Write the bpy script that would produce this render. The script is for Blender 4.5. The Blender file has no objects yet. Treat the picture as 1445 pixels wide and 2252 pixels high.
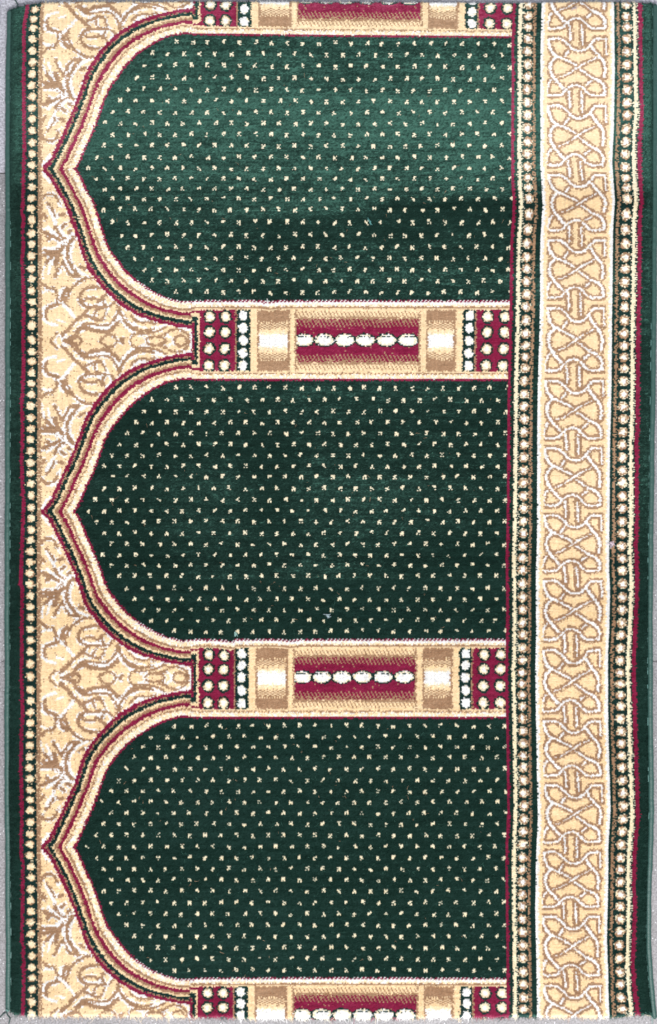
import bpy, math
import numpy as np

rng = np.random.default_rng(7)
S = 0.0008                       # metres per unit of the weaving plan (0.8 mm)
CX, CY = 722.5, 1126.0           # plan centre
PLAN_W, PLAN_H = 1445.0, 2252.0
ZTOP = 0.0115                    # pile height above the floor

scene = bpy.context.scene
COL = scene.collection

def lin(r, g, b):
    f = lambda c: (c / 255 / 12.92) if c / 255 <= 0.04045 else ((c / 255 + 0.055) / 1.055) ** 2.4
    return (f(r), f(g), f(b), 1.0)

# ------------------------------------------------------------------ the weave plan: rows -> y, columns -> x
ROWS = [94.7,119.6,146,172.7,198.3,223,248,272.4,296.7,321.6,347,371.6,394.8,417,438,461.3,489.5,517.7,544.3,569.2,594,618.4,643]
ROWS2 = [853.4,880.3,905.9,930.2,954,978.3,1002,1026.5,1048.8,1074.9,1100.5,1124.7,1148,1173.6,1197.8,1222,1243.3,1267.6,1294.8,1319,1341.7,1364.6,1388.8]
ROWS3 = [1597.7,1621.9,1644.2,1666.8,1692.4,1718,1741.6,1765,1789.8,1813.8,1838.7,1863.6,1887.2,1912,1936,1960,1985.8,2011.4,2035.7,2060.6,2085.5,2110.4,2134.5]
RK = np.array([-17, -15] + list(range(-11, 12)) + [15] + list(range(19, 42)) + [45] + list(range(49, 72)) + [75, 77], float)
YK = np.array([-55, -5] + ROWS + [749] + ROWS2 + [1490] + ROWS3 + [2234, 2284], float)
Yrow = lambda r: np.interp(r, RK, YK)
Rrow = lambda y: np.interp(y, YK, RK)

LINES = [  # plan column, then (y, x) as the rug lies
 (18.0,  [(0,20),(60,19),(200,18),(700,18),(1100,16.5),(1500,17),(1700,16.5),(1900,18.5),(2100,19.5),(2250,19)]),
 (51.0,  [(0,63),(10,61.5),(25,60),(50,54),(80,52),(120,53),(170,52),(220,53),(280,53),(330,54),(370,52.5),(400,52),(430,51),(465,48.5),(482,52),(505,49),(540,51),(575,47.5),(600,50),(680,52),(740,50.5),(800,51.5),(850,50),(880,48),(960,49),(1020,46.5),(1070,49),(1100,52),(1150,50),(1200,48),(1250,46),(1285,44.5),(1292,49),(1340,48),(1420,47.5),(1480,47),(1520,48),(1580,50),(1600,47),(1700,46),(1750,48),(1800,48),(1880,46),(1900,50),(1950,50),(2000,49),(2070,47),(2080,51),(2130,52),(2230,50)]),
 (88.0,  [(0,95),(10,94.5),(50,91),(100,89.7),(200,88),(749,88),(1000,85.7),(1400,85.7),(1700,84.7),(1900,86),(2100,88),(2230,89)]),
 (430.0, [(0,432),(400,430),(749,430),(1490,428),(2230,425.5)]),
 (652.0, [(0,656),(749,652),(1490,647.5),(2230,646)]),
 (922.0, [(0,926),(400,925),(749,922),(1490,914),(2230,917)]),
 (1122.5,[(0,1132),(24,1130.5),(100,1128),(150,1128.6),(280,1127.4),(400,1127.5),(440,1130.5),(470,1130),(500,1128),(540,1125.5),(660,1124.3),(749,1122.5),(850,1120.3),(960,1119),(1100,1118),(1200,1116.3),(1230,1115),(1320,1116.8),(1400,1116),(1500,1114),(1600,1116.8),(1780,1119),(1850,1115.6),(1900,1114.4),(2000,1115.5),(2100,1116.8),(2230,1117)]),
 (1187.0,[(0,1192.5),(100,1189.5),(220,1188.5),(300,1189.5),(360,1188.5),(450,1194),(520,1189.5),(570,1188.3),(650,1189),(720,1187.4),(850,1183.8),(960,1182.6),(1200,1181.5),(1250,1179.5),(1390,1180),(1480,1178),(1600,1180),(1750,1182.6),(1800,1183.8),(1900,1179),(2000,1177.5),(2100,1179.8),(2210,1181.5),(2250,1182)]),
 (1345.6,[(0,1350),(50,1350.6),(150,1351.8),(280,1349.4),(360,1345.8),(440,1351.8),(500,1348),(560,1347),(700,1346),(850,1344.5),(960,1341.5),(1150,1340),(1250,1339),(1300,1341.5),(1390,1339.5),(1430,1336.8),(1550,1337),(1650,1339),(1780,1342.6),(1860,1338),(2000,1335.6),(2070,1334.4),(2130,1336.8),(2200,1338),(2250,1341)]),
 (1404.0,[(0,1407),(10,1408),(170,1410),(250,1412.6),(300,1407),(370,1406.7),(440,1411.5),(480,1407),(560,1407),(660,1406),(720,1404),(860,1403.4),(940,1402.6),(970,1400),(1000,1401),(1150,1401),(1200,1399),(1260,1402),(1330,1400),(1390,1396.8),(1460,1394),(1540,1395.6),(1650,1399),(1780,1403.8),(1800,1403.8),(1880,1395.6),(1950,1394),(1990,1396.8),(2100,1393),(2120,1391),(2180,1395.6),(2215,1401),(2240,1404)]),
 (1436.0,[(0,1439),(500,1438),(749,1436),(900,1434),(1000,1432),(1300,1428.5),(1450,1428),(1650,1429),(1790,1431),(1950,1426),(2080,1424.5),(2150,1429),(2215,1436),(2245,1439)]),
]
LU = np.array([l[0] for l in LINES])
def dx_rows(y):                 # shift of every plan line at heights y -> (len(y), len(LINES))
    return np.stack([np.interp(y, [p[0] for p in l[1]], [p[1] for p in l[1]]) - l[0] for l in LINES], 1)
def dx_at(u, y):
    return float(np.interp(u, LU, dx_rows(np.array([y]))[0]))
def dy_at(u, y):                # small drifts of the weft across the rug, and the two old fold kinks
    d = np.interp(u, [90, 400, 700, 1120, 1445], [0, -2, 1.5, 5.5, 0]) * np.clip(1 - y / 330, 0, 1)
    d = d + 3.0 * np.exp(-((u - 592) / 16) ** 2) * np.exp(-((y - 690) / 60) ** 2)
    d = d + 4.5 * np.exp(-(np.minimum(u - 512, 0) / 26) ** 2) * (u < 519) * np.exp(-((y - 1425) / 45) ** 2) * (u > 430)
    d = d + 3.0 * np.exp(-((u - 640) / 16) ** 2) * np.exp(-((y - 1425) / 45) ** 2)
    return d
def to_plan(x, y, apex_row=30):
    """position as the rug lies -> plan (u, v about an arch tip)"""
    return (x - dx_at(x, y), (Rrow(y) - apex_row) * 25.0)

# ------------------------------------------------------------------ cells (one per tuft)
CW, CH = 2.8, 2.5
U0, U1 = 19.0, 1436.0
NU = int(round((U1 - U0) / CW))
R0, R1 = -14.8, 75.5
NV = int(round((R1 - R0) * 25 / CH))
uc = U0 + (np.arange(NU) + 0.5) * CW
vc = R0 * 25 + (np.arange(NV) + 0.5) * CH
Uc, Vc = np.meshgrid(uc, vc)
Yc0 = Yrow(vc / 25)[:, None] * np.ones_like(Uc)
Yc = Yc0 + dy_at(Uc, Yc0)
II, JJ = np.meshgrid(np.arange(NU), np.arange(NV))

GREEN, CRIM, TAN, CREAM, WHITE, PALE, BLACK = range(7)
yarn = np.full(Uc.shape, GREEN, np.int32)
region = np.zeros(Uc.shape, np.int32)      # which part of the rug

# hand-loom irregularity: each tuft looks its colour up at a slightly displaced place
ju = rng.normal(0, 0.85, Uc.shape) + rng.normal(0, 0.5, (NV, 1))
jv = rng.normal(0, 0.55, Uc.shape)
U = Uc + ju
V = Vc + jv
rnd = rng.random(Uc.shape)

apex = np.clip(np.round(Vc / 750), 0, 2).astype(int)       # nearest arch
a = V - 750 * np.round(V / 750)                            # about the arch tip
av = np.abs(a)
w = 375 - av                                               # distance from the column's axis
sgn = np.sign(a)

def smooth(pts, n=5):
    p = np.array(pts, float)
    if len(p) < 3:
        return p
    q = np.vstack([2 * p[0] - p[1], p, 2 * p[-1] - p[-2]])
    out = []
    for i in range(1, len(q) - 2):
        t = np.linspace(0, 1, n, endpoint=False)[:, None]
        p0, p1, p2, p3 = q[i - 1], q[i], q[i + 1], q[i + 2]
        out.append(0.5 * (2 * p1 + (p2 - p0) * t + (2 * p0 - 5 * p1 + 4 * p2 - p3) * t ** 2 + (3 * p1 - p0 - 3 * p2 + p3) * t ** 3))
    return np.vstack(out + [p[-1:]])

def dist(px, py, line):
    d = np.full(px.shape, 1e9)
    for (x0, y0), (x1, y1) in zip(line[:-1], line[1:]):
        ex, ey = x1 - x0, y1 - y0
        L = ex * ex + ey * ey + 1e-9
        t = np.clip(((px - x0) * ex + (py - y0) * ey) / L, 0, 1)
        d = np.minimum(d, (px - x0 - t * ex) ** 2 + (py - y0 - t * ey) ** 2)
    return np.sqrt(d)

# ------------------------------------------------------------------ arch outlines
OUT_P = [(90,1125),(92.2,1131),(103.3,1141),(112.2,1153),(118.9,1169.9),(127.7,1186.5),(136.6,1204.3),(144.4,1222),(155,1244.3),(160.7,1256),(165.3,1269.8),(173,1292.6),(180.5,1315.5),(189.6,1336.8),(201.8,1353.5),(214,1370.3),(229.2,1387),(246,1402.3),(262.7,1416),(282.5,1428),(300,1437),(319,1444.2),(358.8,1455),(392,1461.5),(421,1464.8)]
FLD_P = [(164,1125),(167.7,1126.5),(177.7,1143.2),(185.5,1162),(193.2,1182),(203.2,1199.8),(211,1222),(220.5,1244.3),(225,1256),(231,1275.9),(241.4,1299),(256.6,1318.5),(271.8,1337.3),(285.5,1350.5),(300,1362.7),(315,1372.5),(338,1387),(365,1399.2),(398.7,1407.2),(432,1409.4)]
OUTL = np.array([to_plan(*p) for p in OUT_P]); OUTL[0, 1] = 0
FLDL = np.array([to_plan(*p) for p in FLD_P]); FLDL[0, 1] = 0
FLDL[-1, 1] = 291
FLDX = np.vstack([FLDL, [(1125, 291)]])
NOTCH = np.vstack([OUTL, [(422.5, 376)]])
v_f = np.interp(U, FLDX[:, 0], FLDX[:, 1]); v_f[U < FLDX[0, 0]] = -1
v_o = np.interp(U, OUTL[:, 0], OUTL[:, 1]); v_o[U < OUTL[0, 0]] = -1
main = (Uc > 90.5) & (Uc < 1119)
field = main & (av < v_f)
spand = main & (av > v_o) & (U < 422)
column = main & (Uc > 439.5) & (w < 64)
arch = main & ~field & ~spand & ~column
# ids: 100+k field, 200+k arch, 300+c spandrel, 400+c column ; c = 0..3
cid = np.clip(np.floor((Vc + 750) / 750), 0, 3).astype(int)
region[field] = (100 + apex)[field]
region[arch] = (200 + apex)[arch]
region[spand] = (300 + cid)[spand]

# ---- arch bands
m = arch
d_o = np.full(U.shape, 99.0); d_i = np.full(U.shape, 99.0)
sel = np.where(m)
d_o[sel] = dist(U[sel], av[sel], NOTCH)
d_i[sel] = dist(U[sel], av[sel], FLDX)
T_ = d_o + d_i
d_n = np.maximum(U - 422.5, (343.0 - av) * 0.64)        # square corners round the notch
fr = np.clip(d_o / np.maximum(T_, 1e-6) + rng.normal(0, 0.006, U.shape), 0, 1)
notch = U > 421.5
c = np.full(U.shape, CRIM)
wob = np.sin(vc[:, None] * 0.9 + Uc * 0.75) * 0.5 + 0.5
soft = np.where(rnd < 0.28, WHITE, np.where(rnd < 0.66, PALE, CREAM))
mixt = np.where(rnd < np.clip((fr - 0.30) / 0.10, 0.05, 1), TAN, CREAM)
chainy = np.where((sgn > 0) | (rnd * 0.55 + wob * 0.45 > 0.36), TAN, CREAM)
greyt = np.where(rnd < 0.62, TAN, np.where(rnd < 0.8, CRIM, BLACK))
for lo, hi, val in ((0, .120, CRIM), (.120, .170, greyt), (.170, .285, BLACK), (.285, .345, CREAM), (.345, .452, mixt), (.452, .580, CRIM),
                    (.580, .635, CREAM), (.635, .72, chainy), (.72, .925, soft), (.925, 1.01, CRIM)):
    q = (fr >= lo) & (fr < hi) & ~notch
    c[q] = (np.full(U.shape, val) if np.isscalar(val) else val)[q]
# beyond the notch only the inner bands run on along the column
for lo, hi, val in ((-99, 4.2, CRIM), (4.2, 5.6, greyt), (5.6, 12.0, BLACK), (12.0, 16.8, CREAM)):
    q = notch & (d_n >= lo) & (d_n < hi)
    c[q] = (np.full(U.shape, val) if np.isscalar(val) else val)[q]
di = d_i
for lo, hi, val in ((0, 3.8, CRIM), (3.8, 12.8, soft), (12.8, 17, chainy), (17, 21, CREAM)):
    q = notch & (di >= lo) & (di < hi)
    c[q] = (np.full(U.shape, val) if np.isscalar(val) else val)[q]
ledge = (di < 9.0) & (di > 4.0) & (sgn > 0) & notch
c[ledge] = np.where(rnd < 0.8, WHITE, PALE)[ledge]
tick = (di < 6.5) & (sgn > 0) & (U > 300) & (((II + JJ) % 3) == 0)
c[tick] = WHITE
yarn[m] = c[m]

# ---- spandrel scrolls, drawn in place from tracings of one half (mirrored by the weave)
def T_B(pts):  return [to_plan(80 + x / 6.568, 1250 + y / 6.568) for x, y in pts]
def T_C(pts):  # second tracing, arch above
    return [to_plan(80 + x / 6.568, 380 + y / 6.568, 0) for x, y in pts]
def T_D(pts):  return [to_plan(80 + x / 4.014, 640 + y / 4.014, 0) for x, y in pts]
def T_A(pts):  return [to_plan(80 + x / 9.007, 1000 + y / 9.007) for x, y in pts]
STROKES = []   # (yarn, half width, polyline)
def st(col, hw, T, *lines):
    for l in lines:
        STROKES.append((col, hw * (0.74 if T is T_D else 1.0), smooth(T(l))))
st(WHITE, 3.2, T_A, [(110,1190),(180,1300),(250,1390)])
st(WHITE, 2.2, T_A, [(480,1950),(400,1850)], [(300,1600),(340,1680)])
st(TAN, 2.6, T_A, [(100,1760),(130,1700),(200,1668),(290,1670),(360,1710),(400,1790),(430,1850)])
st(TAN, 2.4, T_C, [(160,430),(210,500),(250,570),(265,625)])
st(WHITE, 4.0, T_C, [(165,480),(200,560),(240,640),(268,700),(275,755)])
st(TAN, 3.0, T_C, [(95,590),(130,650)], [(330,612),(400,598)], [(365,790),(420,740)], [(470,860),(500,835)])
st(WHITE, 4.0, T_C, [(170,790),(240,850),(320,920),(400,960)], [(330,780),(380,870),(440,930)], [(440,945),(500,900),(530,880)])
st(WHITE, 6.0, T_C, [(440,950),(370,1010),(310,1080)])
st(WHITE, 3.4, T_C, [(300,1085),(220,1090),(110,1085)])
st(WHITE, 3.6, T_C, [(430,1000),(412,1100),(405,1200),(430,1300),(480,1380),(520,1440)])
st(TAN, 3.0, T_C, [(275,770),(310,850),(360,930),(420,940)])
st(TAN, 3.4, T_C, [(110,850),(190,890),(260,920),(340,960)], [(170,960),(200,900)])
st(TAN, 4.8, T_C, [(410,1065),(350,1100),(310,1190),(275,1310)])
st(TAN, 2.6, T_C, [(390,1270),(330,1370),(290,1440),(265,1500)], [(390,1290),(440,1390),(500,1480),(600,1500)])
st(TAN, 3.6, T_C, [(110,1120),(200,1125),(280,1120)], [(270,1140),(200,1230),(140,1300)], [(110,1190),(190,1160)])
st(WHITE, 3.0, T_C, [(355,1380),(325,1460)])
st(WHITE, 2.6, T_C, [(125,1320),(95,1420),(85,1520)], [(200,1340),(170,1460)])
st(WHITE, 3.8, T_C, [(540,1000),(503,1100),(493,1230),(540,1330),(620,1430),(760,1500)])
st(TAN, 3.4, T_C, [(545,935),(485,1000),(460,1100),(452,1220),(490,1330),(560,1430),(620,1500)])
st(TAN, 2.6, T_C, [(630,1350),(700,1390)])
st(TAN, 2.6, T_B, [(830,708),(700,715),(620,750),(550,800),(490,860),(450,930),(420,1010),(412,1060),(432,1110)])
st(TAN, 4.2, T_B, [(435,860),(390,900),(372,950),(365,1000)])
st(WHITE, 3.8, T_B, [(345,880),(322,960),(310,1030),(360,1060),(430,1130),(490,1200),(535,1260)])
st(TAN, 2.5, T_B, [(80,790),(130,840),(190,862)], [(225,850),(265,910),(288,970),(280,1040)])
st(WHITE, 3.0, T_B, [(85,905),(150,885),(235,890)])
st(WHITE, 3.4, T_B, [(140,1085),(85,1130),(75,1230),(110,1305),(180,1340),(270,1362)])
st(TAN, 3.0, T_B, [(310,1062),(230,1090),(160,1110),(122,1170),(115,1240),(128,1272)])
st(WHITE, 2.4, T_B, [(280,1285),(390,1315)])
st(TAN, 3.0, T_B, [(930,838),(850,830),(760,842),(680,870),(630,920),(608,970),(612,1020),(650,1070),(720,1100),(745,1112)])
st(TAN, 2.4, T_B, [(655,1030),(710,1000),(780,990),(840,1000),(875,1032)], [(895,1030),(950,975),(1010,930)], [(940,970),(955,1050),(990,1110),(1040,1100),(1110,1040)])
st(WHITE, 2.8, T_B, [(690,1065),(790,1085),(880,1070),(945,1090)], [(1040,960),(1090,1020)])
st(TAN, 2.5, T_B, [(750,1112),(820,1100),(880,1120),(985,1112)], [(690,1225),(760,1250),(820,1280),(910,1290),(960,1250),(992,1165)], [(870,1130),(832,1200),(820,1262)])
st(TAN, 3.0, T_B, [(740,1130),(690,1180),(640,1230),(560,1290),(500,1350),(440,1420),(380,1485),(345,1500)])
st(WHITE, 2.2, T_B, [(880,1115),(850,1180)], [(600,1330),(700,1300),(800,1305)])
st(WHITE, 3.8, T_B, [(745,1375),(860,1400),(960,1410),(1050,1375),(1120,1310),(1195,1245)])
st(TAN, 2.4, T_B, [(590,1405),(680,1345),(800,1350),(920,1372),(1040,1350),(1110,1280),(1160,1200),(1185,1110)])
st(TAN, 3.2, T_B, [(560,1470),(640,1410),(720,1395),(800,1430),(900,1442),(1010,1452),(1090,1400),(1190,1300)])
st(TAN, 3.4, T_B, [(1180,1110),(1220,1220),(1290,1320),(1360,1370),(1445,1412)])
st(WHITE, 3.2, T_B, [(1205,1290),(1290,1385),(1350,1440),(1395,1462)])
st(WHITE, 2.6, T_B, [(1060,1040),(1000,1170),(960,1290)])
# the long cartouche on the column's axis
st(TAN, 2.2, T_D, [(182,368),(142,408),(116,442)])
st(WHITE, 3.0, T_D, [(205,382),(165,425),(150,446)])
st(TAN, 2.8, T_D, [(440,180),(340,272),(222,382)])
st(TAN, 3.0, T_D, [(228,441),(290,415),(330,392),(370,400),(398,440)])
st(TAN, 3.4, T_D, [(290,425),(350,410)])
st(TAN, 2.6, T_D, [(556,441),(590,405),(630,383),(680,392),(706,425),(710,446)])
st(TAN, 3.2, T_D, [(735,440),(768,418)])
st(TAN, 2.8, T_D, [(340,355),(390,315),(450,312),(520,335),(620,345),(690,300),(735,255)])
st(WHITE, 3.6, T_D, [(460,305),(560,315),(640,315),(700,265),(728,215)])
st(WHITE, 3.2, T_D, [(738,255),(790,310),(840,365),(815,446)])
st(TAN, 2.8, T_D, [(850,375),(828,420),(828,446)])
st(TAN, 2.6, T_D, [(855,375),(930,378),(1010,368),(1080,350),(1150,312)])
st(TAN, 3.0, T_D, [(720,165),(770,250),(830,330),(900,350),(980,345),(1040,330)])
st(TAN, 2.6, T_D, [(830,215),(880,262),(940,275),(1000,270),(1055,285)])
st(WHITE, 3.8, T_D, [(850,190),(900,245),(970,240)])
st(WHITE, 3.6, T_D, [(1020,320),(1080,315),(1150,292)])
st(WHITE, 2.8, T_D, [(740,165),(790,245),(850,300),(960,320)])
st(WHITE, 2.8, T_D, [(905,390),(960,415),(965,446)])
st(TAN, 2.8, T_D, [(966,446),(985,412),(1055,400),(1120,415),(1144,446)])
st(WHITE, 3.0, T_D, [(1165,395),(1200,420),(1190,446)])
st(TAN, 2.6, T_D, [(1216,446),(1230,405),(1275,390),(1315,405),(1330,446)])
st(TAN, 2.6, T_D, [(1130,390),(1190,345),(1250,335),(1310,362),(1345,400),(1350,446)])
st(TAN, 2.2, T_D, [(1080,395),(1130,375),(1170,360)])
st(WHITE, 3.4, T_D, [(1300,325),(1352,345),(1372,400),(1370,446)])
m = spand
sel = np.where(m)
su, sv = U[sel] + 0.4 * rng.normal(size=sel[0].size), av[sel]
cc = np.where(rng.random(su.size) < 0.02, TAN, CREAM)
best_w = np.full(su.size, 1.0); best_t = np.full(su.size, 3.0)
for col, hw, line in STROKES:
    lo, hi = line.min(0) - 12, line.max(0) + 12
    q = np.where((su > lo[0]) & (su < hi[0]) & (sv > lo[1]) & (sv < hi[1]))[0]
    if q.size == 0:
        continue
    d = dist(su[q], sv[q], line) / (hw * (1.18 if col == TAN else 1.0))
    if col == WHITE:
        best_w[q] = np.minimum(best_w[q], d)
    else:
        best_t[q] = np.minimum(best_t[q], d)
halo = rng.random(su.size)
cc[(best_w < 1)] = WHITE
cc[(best_t > 1) & (best_t < 1.7) & (halo < 0.22)] = TAN
fan = np.sin(su * 0.11 + 1.3) * np.sin(sv * 0.13 + 0.4)
cc[(best_t > 1) & (best_t < 1.9) & (fan > 0.1)] = WHITE
cc[(best_t < 1) & (best_t <= best_w + 0.15)] = TAN
edge = dist(su, sv, OUTL)
cc[(edge < 3.0) & (halo < 0.35)] = WHITE
yarn[sel] = cc

# ---- field: scattered little flower knots
kk_rows = np.round(Vc / 25).astype(int)
# each flower is a 3 x 4 block of tufts with gaps
fl = {}
def stamp(r, u):
    j = int(round((r * 25 - vc[0]) / CH)); i = int(round((u - uc[0]) / CW))
    pat = rng.random((4, 3)) < 0.57
    pat[1, 1] = True; pat[2, 1] = rng.random() < 0.8
    pat[0, 0] = rng.random() < 0.35; pat[3, rng.integers(0, 3)] = False
    if rng.random() < 0.35: pat[3, :] = [True, False, True]
    for dj in range(4):
        for di_ in range(3):
            if pat[dj, di_]:
                y_, x_ = j + dj - 2, i + di_ - 1
                if 0 <= y_ < NV and 0 <= x_ < NU and field[y_, x_]:
                    yarn[y_, x_] = PALE
for n in range(3):
    for q in range(-11, 12):
        r = 30 * n + q
        for kx in range(0, 27):
            u = (194.4 if q % 2 == 0 else 212.0) + 34.75 * kx
            if u > 1117: continue
            vf = np.interp(u - 13, FLDX[:, 0], FLDX[:, 1]) if u - 13 > FLDX[0, 0] else -1
            if abs(q) * 25 < vf - 6 or (q == 0 and kx == 0):
                stamp(r + rng.normal(0, 0.02), u + rng.normal(0, 0.7))

# ---- columns
def bead(e, r_, core=0.5, white=True):
    o = np.full(e.shape, -1)
    o[e < 1.40] = BLACK
    o[e < 1.02] = np.where(r_ < 0.5, TAN, PALE)[e < 1.02]
    o[e < 0.86] = PALE
    if white: o[e < core] = WHITE
    return o
m = column
x = U; t = w * np.where(sgn > 0, -1, 1)            # signed distance from the axis
c = np.full(U.shape, CREAM)
aw = np.abs(t)
diag = ((II + 2 * JJ * 1 + (JJ // 2)) % 4)
hatch_half = ((II + JJ) % 3 == 0) | (rnd < 0.12)
hatch_more = ((II * 2 + JJ) % 4 < 2)
def rng_(lo, hi): return (x >= lo) & (x < hi)
sub = np.zeros(U.shape, np.int32)
# crimson bead blocks
for lo, hi, cxs, sid in ((439, 518, (460.5, 494.7), 1), (1047, 1120, (1071.4, 1108.8), 7)):
    b = rng_(lo, hi); c[b] = CRIM
    for bx in cxs:
        for by in (-52, -17, 18, 50):
            e = np.sqrt(((x - bx - 0.02 * by) / 10.2) ** 2 + ((t + by) / 10.6) ** 2)
            o = bead(e, rnd, 0.52); c[b & (o >= 0)] = o[b & (o >= 0)]
for lo, hi in ((517.5, 520.5), (1044.5, 1047.5)):
    c[rng_(lo, hi)] = TAN
# green bead strips
for lo, hi, bx in ((520.5, 550, 534.5), (1017.5, 1044.5, 1032.0)):
    b = rng_(lo, hi); c[b] = BLACK
    for by in (-52.5, -26, 0.5, 26.5, 52):
        e = np.sqrt((np.abs(x - bx) / 9.3) ** 2.2 + (np.abs(t + by) / 10.6) ** 2.2)
        c[b & (e < 1.0)] = np.where((rnd < 0.8) | (e < 0.7), WHITE, PALE)[b & (e < 1.0)]
# tan collars with a pale shining middle
for lo, hi in ((565.5, 637.5), (937.5, 1003)):
    b = rng_(lo, hi); c[b] = TAN
    g = b & (x > lo + 4) & (x < hi - 5)
    c[g & (aw < 43) & (aw > 38)] = np.where((II % 2 == 0) & (rnd < 0.7), CREAM, TAN)[g & (aw < 43) & (aw > 38)]
    z = g & (aw < 37)
    c[z] = np.where((II + JJ * 2) % 4 < 2, CREAM, TAN)[z]
    c[g & (aw < 26) & (rnd < 0.75)] = CREAM
    c[g & (aw < 21)] = np.where(rnd < 0.5, CREAM, PALE)[g & (aw < 21)]
    c[g & (aw < 15) & (rnd < 0.5)] = WHITE
    c[g & (aw < 11.5)] = WHITE
# cream bars
for lo, hi in ((551, 565.5), (637.5, 648), (925, 937), (1003.5, 1016)):
    c[rng_(lo, hi)] = CREAM
for lo, hi in ((648, 652.5), (920.5, 925)):
    c[rng_(lo, hi)] = np.where(rnd < 0.8, TAN, CREAM)[rng_(lo, hi)]
# shaft
b = rng_(652.5, 920.5)
c[b] = np.where(aw < 61, np.where((II + JJ * 2 + JJ // 2) % 3 == 0, TAN, CREAM), CREAM)[b]
c[b & (aw < 50)] = np.where(rnd < 0.88, TAN, CREAM)[b & (aw < 50)]
z = b & (aw < 44.5)
c[z] = np.where(((II + JJ * 2 + JJ // 2) % 3 == 0) | ((aw > 38) & (rnd < 0.3)), TAN, CRIM)[z]
c[b & (aw < 29) & (rnd < 0.94)] = CRIM
for n, bx in enumerate((669.5, 713.5, 758, 803.5, 850, 897)):
    rx = 20.5
    e = np.sqrt(((x - bx) / rx) ** 2 + ((t + 1.5) / 12.3) ** 2)
    neck = b & (np.abs(x - bx - 22.5) < 5) & (np.abs(t + 1) < 5.5)
    c[neck] = BLACK
    c[b & (e < 1.18)] = BLACK
    c[b & (e < 1.0)] = np.where((e < 0.72) | (rnd < 0.45), WHITE, PALE)[b & (e < 1.0)]
    low = b & (e < 1.0) & (np.abs(t + 8.5) < 1.6) & (rnd < 0.55) & (e > 0.5)
    c[low] = BLACK
yarn[m] = c[m]
SUBS = [(1, 439, 520.5, 'bead_block'), (2, 520.5, 551, 'bead_strip'), (8, 551, 565.5, 'cream_bar'), (3, 565.5, 637.5, 'collar'), (9, 637.5, 652.5, 'cream_bar'),
        (4, 920.5, 937.5, 'cream_bar'), (5, 937.5, 1003, 'collar'), (10, 1003, 1016.5, 'cream_bar'), (6, 1016.5, 1044.5, 'bead_strip'), (7, 1044.5, 1120, 'bead_block')]   # the column itself is its shaft
for s_, lo, hi, _n in SUBS:
    sub[(Uc >= lo) & (Uc < hi)] = s_
region[m] = (1400 + cid * 20 + sub)[m]
# thin cream outline of the column's long sides
# ---- side borders
LB = [20.6,41.5,61.5,85.7,111,137,162.8,188,212.6,237.5,262,288,314,338.5,362.5,388,411.4,435.7,457,482.9,512.8,536,562,590.8,613,639,663,686.4,714.9,746.4,772.4,794.6,819.5,842.8,867.7,892.6,918.5,942.5,966.4,990.6,1017.2,1040.5,1063.3,1089.8,1115.7,1139.7,1164.6,1187.8,1212.8,1236,1260.9,1285.2,1309.8,1334,1357.3,1383.9,1407.2,1432.6,1459.8,1488,1517,1541.2,1566.1,1590,1615.3,1639.2,1664,1688.4,1712.3,1737.2,1758.5,1781.5,1808.1,1834.7,1857,1881.2,1906.1,1930,1956,1980.9,2005.4,2028.6,2054.4,2078.5,2103,2127.9,2151.2,2176,2203.3,2229.2]
RB = [9.5,34.6,58.5,84.7,113,141,169,197,225.5,253,283,312,338.5,367,391,412.5,436,471,504,535,564.7,590.6,618.8,647,674,703.5,733,758.8,784.7,809.4,837.6,865.9,893,921,949.4,977.6,1005.9,1034,1061,1090.6,1117.6,1145.9,1173,1201,1228,1254,1283.5,1313,1341,1369.4,1396.5,1424.7,1451.8,1478.8,1503.5,1528.2,1553,1580,1608,1635,1662,1688,1716.5,1744.7,1773,1801.7,1829.4,1857.6,1885.9,1911.8,1938.8,1967,1993,2021,2049.4,2078.8,2107,2137.6,2164.7,2194,2219]
Yj = Yc + jv
def near(y, lst):
    l = np.array(lst); i = np.clip(np.searchsorted(l, y), 1, len(l) - 1)
    p = np.where(np.abs(y - l[i - 1]) < np.abs(y - l[i]), i - 1, i)
    gap = np.gradient(l)[p]
    return (y - l[p]) / gap * 26.0
# left
b = (Uc < 47.5); yarn[b] = GREEN; region[b] = 500
b = (U >= 47.3) & (U < 54.6) & (Uc < 60); yarn[b] = CRIM
b = (Uc >= 47.5) & (Uc < 54.6); region[b] = 510
b = (Uc >= 54.6) & (Uc < 90.5); region[b] = 520
b = (U >= 54.6) & (Uc < 90.5); yarn[b] = BLACK
wl = 0.8 * np.sin(np.arange(NV) * 1.7)[:, None]
e = np.sqrt(((U - 69.5 - wl) / 8.8) ** 2 + (near(Yj, LB) / 8.9) ** 2)
b2 = b & (U < 81)
o = np.full(U.shape, -1); o[e < 1.05] = np.where(rnd < 0.6, TAN, CREAM)[e < 1.05]; o[e < 0.84] = np.where(rnd < 0.5, CREAM, PALE)[e < 0.84]; o[e < 0.5] = PALE
o[(e > 1.05) & (np.abs(U - 70) < 4) & (np.abs(near(Yj, LB)) > 12.2) & (rnd < 0.35)] = CREAM
yarn[b2 & (o >= 0)] = o[b2 & (o >= 0)]
b = (U >= 83) & (Uc < 90.5); yarn[b] = np.where(rnd < 0.86, TAN, CREAM)[b]
b = main & spand & (U < 93.0); yarn[b] = np.where(rnd < 0.6, TAN, CREAM)[b]
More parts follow.
